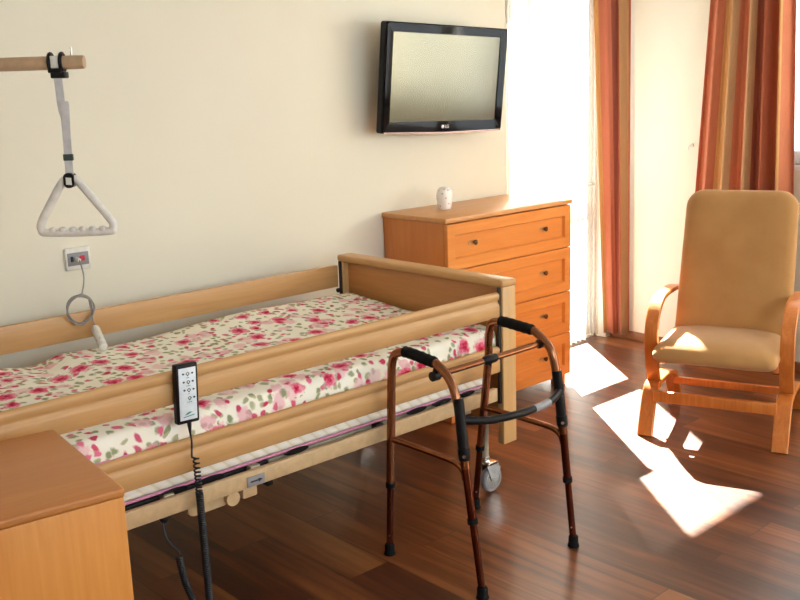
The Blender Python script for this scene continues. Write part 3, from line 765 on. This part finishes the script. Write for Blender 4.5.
prism(b, [(-.018, -.068), (.018, -.064), (.018, -.0665), (-.018, -.0705)], lambda u, v, dd: Vector((u, v, dd)), .0135, .0142); rmobj('emblem', b, M['green'], kp)
b = BM(); box(b, -.015, .015, .0695, .0765, -.046, -.011, .002); box(b, -.015, .015, .04, .0765, -.047, -.042, .002)
rmobj('hook', b, M['blackplastic'], rc_)
b = BM(); tube(b, [(-1.3945, -1.2235, .694), (-1.394, -1.2235, .682), (-1.3935, -1.2235, .655)], [.0075, .0065, .0032], 12)
x_, y_ = -1.3935, -1.226
path = smooth_path([(x_, -1.2235, .656), (x_+.001, y_, .63), (x_-.003, y_-.003, .60), (x_-.006, y_-.006, .585)], 6)
turn = 0; z = .585
heads = []
N = 0
ang = PI
while z > .10:
    loose = z > .475
    stepa = 2*PI/11
    pitch = (.0150 if z > .545 else .0120) if loose else .0072
    ang += stepa; z -= pitch/11
    cx_ = x_+.004+(.008*(.585-z)/.48); r_ = .0085 if loose else .0095
    path.append(Vector((cx_+r_*math.cos(ang), y_-.012+r_*math.sin(ang), z)))
# U-turn back up to the bed
cxl = path[-1]
c0 = Vector((cxl.x, y_-.012, .10))
ctr = smooth_path([tuple(c0), (c0.x-.02, c0.y+.004, .072), (c0.x-.05, c0.y+.006, .11), (c0.x-.078, c0.y+.012, .19), (c0.x-.092, c0.y+.016, .285)], 30)
L = 0
for i in range(1, len(ctr)):
    t_ = (ctr[i]-ctr[i-1]); Ls = t_.length; t_.normalize(); u_ = Vector((0, 1, 0)); v_ = t_.cross(u_)
    nst = max(1, int(Ls/.0072*9))
    for s in range(nst):
        ang += Ls/.0072*2*PI/nst
        p = ctr[i-1].lerp(ctr[i], (s+1)/nst); path.append(p+(u_*math.sin(ang)-v_*math.cos(ang))*.0085)
path += smooth_path([tuple(path[-1]), tuple(ctr[-1]+Vector((0, .003, .02))), (-1.482, -1.19, .34), (-1.478, -1.168, .388)], 5)[1:]
tube(b, path, .0031, 6); obj('coiled_cord', b, M['blackcord'], rm)

# ------------------------------------------------------------------ walking frame
wk = thing('walking_frame', 'copper brown folding walking frame with black foam grips standing before the bed', 'walking frame', (-.39, -1.44, 0))
RT = .0152
def leg(foot, knee, top_pts, sleeve):
    """foot (x,y,0) -> collar -> upper"""
    pass
def side(xf, xt, far, near, grip, nm):
    # far: y at foot / y at z=.65 ; near: list of (y,z)
    X = lambda z: xf+(xt-xf)*z/.78
    def P(y, z): return Vector((X(z), y, z))
    (gy0, gz0), (gy1, gz1) = grip
    pts = [P(far[0]+(far[1]-far[0])*.4, .27), P(far[0]+(far[1]-far[0])*.7, .45), P(far[1], .64), P(far[1]-.003, .70), P(far[1]-.018, gz0-.018), P(gy0+.02, gz0-.002), P(gy0, gz0), P((gy0+gy1)/2, (gz0+gz1)/2), P(gy1, gz1), P(gy1-.025, gz1-.010), P(gy1-.065, gz1-.036), P(gy1-.095, gz1-.078), P(near[2][0], near[2][1]), P(near[1][0], near[1][1])]
    up_ = smooth_path(pts, 6)
    b = BM(); tube(b, up_, RT, 14); fr_ = obj('side_tube', b, M['copper'], wk)
    b = BM(); g = smooth_path([P(gy0+.012, gz0+.001), P(gy0-.02, gz0+.001), P((gy0+gy1)/2, (gz0+gz1)/2+.001), P(gy1+.02, gz1+.001), P(gy1-.008, gz1-.001)], 5); n_ = len(g)
    tube(b, g, [.0175 if i in (0, n_-1) else .0195+.0008*math.sin(i*1.9) for i in range(n_)], 16); obj('foam_grip', b, M['blackrubber'], fr_)
    # legs
    fz = .262
    fb = P(far[0], 0); ft = P(far[0]+(far[1]-far[0])*.42, .29)
    nb_ = P(near[0][0], 0); ntp = P(near[1][0], near[1][1])
    for p0, p1, h in ((fb, ft, .262), (nb_, ntp, .25)):
        b = BM(); tube(b, [p0+Vector((0, 0, .02)), p1], .0122, 12); lg_ = obj('leg', b, M['copperdark'], wk)
        b = BM(); tp = (p1-p0).normalized(); lathe(b, [(.0135, 0), (.0215, 0), (.0205, .006), (.0180, .012), (.0175, .036), (.015, .04), (.012, .041)], (p0.x, p0.y, 0), 18); obj('rubber_tip', b, M['blackrubber'], lg_)
        pc_ = p0+(p1-p0)*(h/p1.z); b = BM(); cyl(b, tuple(pc_-tp*.009), tuple(pc_+tp*.009), .0172, seg=16); obj('collar', b, M['blackrubber'], lg_)
        b = BM(); q = p0+(p1-p0)*(.075/p1.z); cyl(b, tuple(q+Vector((-.009, -.006, 0))), tuple(q+Vector((-.011, -.008, 0))), .0035, seg=10); obj('snap_button', b, M['steel'], lg_)
        if p0 is nb_:
            b = BM(); q0 = p0+(p1-p0)*(h/p1.z); tube(b, [tuple(q0), tuple(p1)], .0142, 14); obj('outer_tube', b, M['copperdark'], lg_)
        else:
            b = BM(); q0 = p0+(p1-p0)*(h/p1.z); tube(b, [tuple(q0), tuple(p1)], .0142, 14); obj('outer_tube', b, M['copper'], lg_)
    # black sleeve on the near leg
    z0, z1 = .455, .648
    sl = lambda z: P(near[1][0]+(near[2][0]-near[1][0])*(z-near[1][1])/(near[2][1]-near[1][1]), z)
    b = BM(); tube(b, [sl(z0-.008), sl(z0), sl(z0+.03), sl(z0+.032), sl(z1)], [.0175, .020, .020, .0178, .0178], 16); obj('sleeve', b, M['blackplastic'], wk)
    b = BM(); q = sl(z0+.012); cyl(b, tuple(q+Vector((-.012, -.012, 0))), tuple(q+Vector((-.019, -.018, 0))), .006, seg=12); obj('rivet', b, M['chrome'], wk)
    # low side bar
    zb = .432
    yf_ = far[0]+(far[1]-far[0])*zb/.65; yn_ = near[0][0]+(near[1][0]-near[0][0])*(zb-.03)/near[1][1]
    b = BM(); tube(b, smooth_path([P(yf_, zb), P(yf_-.09, zb+.002), P(yn_+.09, zb), P(yn_+.04, zb-.006), P(yn_+.014, zb-.022), P(yn_+.004, zb-.05)], 5), .0108, 12); obj('side_bar', b, M['copper'], wk)
    return P, sl
PL, slL = side(-.640, -.606, (-1.238, -1.248), [(-1.688, 0), (-1.606, .42), (-1.580, .58)], ((-1.325, .757), (-1.455, .748)), 'L')
PR, slR = side(-.140, -.160, (-1.19, -1.286), [(-1.672, 0), (-1.634, .42), (-1.616, .58)], ((-1.362, .786), (-1.497, .779)), 'R')
b = BM(); a, c = slL(.578), slR(.578)
lowp = smooth_path([a, a+Vector((.02, -.012, -.004)), a.lerp(c, .22)+Vector((0, -.045, -.012)), a.lerp(c, .5)+Vector((0, -.058, -.014)), a.lerp(c, .78)+Vector((0, -.045, -.012)), c+Vector((-.02, -.012, -.004)), c], 6)
tube(b, lowp, .0135, 14); cb = obj('cross_bar', b, M['blackplastic'], wk)
b = BM(); i0 = int(len(lowp)*.55); tube(b, lowp[i0:i0+5], .0139, 14, caps=True); obj('label_band', b, M['greyplastic'], cb)
b = BM(); a, c = PL(-1.462, .702), PR(-1.54, .735); m_ = a.lerp(c, .5)
tube(b, [a, c], .0108, 12); ub = obj('folding_bar', b, M['copper'], wk)
b = BM(); dd = (c-a).normalized(); tube(b, [m_-dd*.030, m_-dd*.022, m_+dd*.022, m_+dd*.030], [.012, .0155, .0155, .012], 16); cyl(b, tuple(m_), tuple(m_+Vector((0, 0, -.022))), .006, seg=10); obj('fold_joint', b, M['blackplastic'], ub)
for q, tq in ((a, PL(-1.470, .735)), (c, PR(-1.535, .765))):
    b = BM(); cyl(b, tuple(q+Vector((0, 0, .0))), tuple(tq), .011, seg=14); lathe(b, [(.004, -.016), (.0165, -.014), (.0165, .014), (.004, .016)], tuple(q), 16, 'x'); obj('hinge', b, M['blackplastic'], ub)

# ------------------------------------------------------------------ armchair (local: x lateral, y forward (to the viewer), z up)
ang_c = math.atan2(-.9384, .3455)
ac = thing('armchair', 'tan upholstered armchair with bentwood arms and legs by the window wall', 'armchair', (1.0818, -1.5023, 0), rz=ang_c)
# local x = e (viewer's right), local y = e rotated +90 = away from the viewer; forward = -y
F = lambda lat, f, z: Vector((lat, -f, z))
for s in (-1, 1):
    l0, l1 = s*.268, s*.330
    arm = smooth_path([(-.78, .560), (-.62, .597), (-.46, .613), (-.30, .618), (-.21, .598), (-.145, .55), (-.115, .485), (-.118, .41), (-.138, .33), (-.170, .255), (-.215, .190)], 5)
    b = BM(); strip(b, [(p.x, p.y) for p in arm], l0, l1, .022, F); obj('arm', b, M['chairwood'], ac, local=True, angle=40)
    arch = smooth_path([(-.012, .0), (-.045, .075), (-.085, .155), (-.118, .196), (-.165, .213), (-.27, .210), (-.42, .196), (-.53, .168), (-.60, .115), (-.655, .04), (-.68, .0)], 5)
    b = BM(); strip(b, [(p.x, p.y) for p in arch], l0-s*.006, l1+s*.002, .026, F); obj('leg_frame', b, M['chairwood'], ac, local=True, angle=40)
b = BM(); box(b, -.272, .272, .055, .078, .156, .209, .004); obj('front_rail', b, M['chairwood'], ac, local=True)
b = BM(); box(b, -.272, .272, .505, .53, .116, .151, .004); obj('rear_rail', b, M['chairwood'], ac, local=True)
b = BM()
for s in (-1, 1): box(b, s*.255-.013, s*.255+.013, .10, .70, .335, .375, .004)
box(b, -.25, .25, .16, .19, .335, .365, .004); box(b, -.25, .25, .42, .45, .30, .345, .004); obj('seat_frame', b, M['chairwood'], ac, local=True)
for s in (-1, 1):
    for f_, z_ in ((-.15, .33), (-.68, .585)):
        b = BM(); cyl(b, F(s*.24, f_, z_), F(s*.285, f_, z_), .012, seg=12); obj('bolt', b, M['steel'], ac, local=True)
# seat pad
b = BM(); out_ = rrect(.545, .56, [.045, .045, .03, .03], 7)
def seatf(u, v, n):
    f = -.262+v            # v to the front
    crown = .012*(1-(u/.27)**2)
    droop = -.018*max(0, (v-.16)/.12)**2
    ear = 0
    return F(u, f, .408+n*1.0+crown+droop-.05*(f+.02)*0 - .03*max(0, -(f+.1))*.6)
cushion(b, out_, .105, seatf, 7, .5); obj('seat', b, M['fabric'], ac, local=True, angle=60)
# backrest
b = BM(); out_ = rrect(.525, .70, [.085, .085, .03, .03], 9)
la = math.radians(15); c0y, c0z = -.485, .76
def backf(u, v, n):
    w = 1+.0*v; bow = -.0*u*u
    return F(.018+u*(1-.02*(v/.35)), c0y-v*math.sin(la)+n*math.cos(la)+bow, c0z+v*math.cos(la)+n*math.sin(la))
cushion(b, out_, .10, backf, 9, .5); bk_ = obj('backrest', b, M['fabric'], ac, local=True, angle=60)

# ------------------------------------------------------------------ bedside cabinet
cb_ = thing('bedside_cabinet', 'light orange wood bedside cabinet in front of the near bed rail', 'cabinet', (-1.882, -1.787, 0), rz=math.radians(-6.8))
b = BM(); box(b, -.46, 0, 0, .506, .778, .80, .007, 3); obj('top', b, M['cab_top'], cb_, local=True)
b = BM(); box(b, -.46, -.002, .003, .498, .03, .778, .003); obj('body', b, M['cab_z'], cb_, local=True)
for x in (-.41, -.05):
    for y in (.05, .45):
        b = BM(); cyl(b, (x, y, 0), (x, y, .032), .02, seg=14); obj('foot', b, M['blackplastic'], cb_, local=True)

# ------------------------------------------------------------------ light
w = bpy.data.worlds.new('World'); S.world = w; w.use_nodes = True
bg = w.node_tree.nodes['Background']; bg.inputs[1].default_value = 1.0
wt = w.node_tree; tc = wt.nodes.new('ShaderNodeTexCoord'); vm = wt.nodes.new('ShaderNodeVectorMath'); vm.operation = 'DOT_PRODUCT'
wt.links.new(tc.outputs['Generated'], vm.inputs[0]); vm.inputs[1].default_value = (.6, .8, 0)
mr = wt.nodes.new('ShaderNodeMapRange'); wt.links.new(vm.outputs['Value'], mr.inputs[0]); mr.inputs[1].default_value = -.8; mr.inputs[2].default_value = .9
rp = wt.nodes.new('ShaderNodeValToRGB'); wt.links.new(mr.outputs[0], rp.inputs[0])
rp.color_ramp.elements[0].color = (5.4, 6.4, 7.5, 1); rp.color_ramp.elements[1].color = (3.7, 3.65, 3.55, 1)
wt.links.new(rp.outputs[0], bg.inputs[0])
sun = bpy.data.lights.new('sun', 'SUN'); sun.energy = 76; sun.angle = math.radians(.6); sun.color = (1, .965, .90)
so_ = bpy.data.objects.new('sun', sun); COL.objects.link(so_)
el = math.radians(38.2); dv = Vector((-.6*math.cos(el), -.8*math.cos(el), -math.sin(el)))
so_.rotation_euler = dv.to_track_quat('-Z', 'Y').to_euler(); so_.location = (4, 4, 5)
def portal(name, loc, dirv, sx, sy):
    l = bpy.data.lights.new(name, 'AREA'); l.shape = 'RECTANGLE'; l.size = sx; l.size_y = sy; l.cycles.is_portal = True
    o = bpy.data.objects.new(name, l); COL.objects.link(o); o.location = loc; o.rotation_euler = Vector(dirv).to_track_quat('-Z', 'Z').to_euler()
portal('portal_door', ((DX0+DX1)/2, .19, DH/2), (0, -1, 0), DX1-DX0, DH)
portal('portal_window', (XR+.29, (VY0+VY1)/2, (VZ0+VZ1)/2), (-1, 0, 0), VY0-VY1, VZ1-VZ0)
portal('portal_window', ((FX0+FX1)/2, YF-.29, (FZ0+FZ1)/2), (0, 1, 0), FX1-FX0, FZ1-FZ0)
portal('portal_window', (XR+.29, (WY0+WY1)/2, (WZ0+WZ1)/2), (-1, 0, 0), WY0-WY1, WZ1-WZ0)

# ------------------------------------------------------------------ camera
cam = bpy.data.cameras.new('camera'); co_ = bpy.data.objects.new('camera', cam); COL.objects.link(co_); S.camera = co_
fpx = 984.4358; cam.sensor_fit = 'HORIZONTAL'; cam.sensor_width = 36; cam.lens = fpx/800*36; cam.clip_start = .05
y_, p_, r_ = (math.radians(a) for a in (42.2953, 12.1974, -1.9233))
fw = Vector((math.sin(y_)*math.cos(p_), math.cos(y_)*math.cos(p_), -math.sin(p_))); rt = Vector((math.cos(y_), -math.sin(y_), 0)); uu = rt.cross(fw)
R2 = rt*math.cos(r_)+uu*math.sin(r_); U2 = -rt*math.sin(r_)+uu*math.cos(r_)
mw = Matrix((R2, U2, -fw)).transposed().to_4x4(); mw.translation = (-2.7878, -3.6975, 1.6363); co_.matrix_world = mw

vs = S.view_settings; vs.view_transform = 'Standard'; vs.look = 'None'; vs.exposure = 0.29; vs.gamma = 1; vs.use_curve_mapping = False
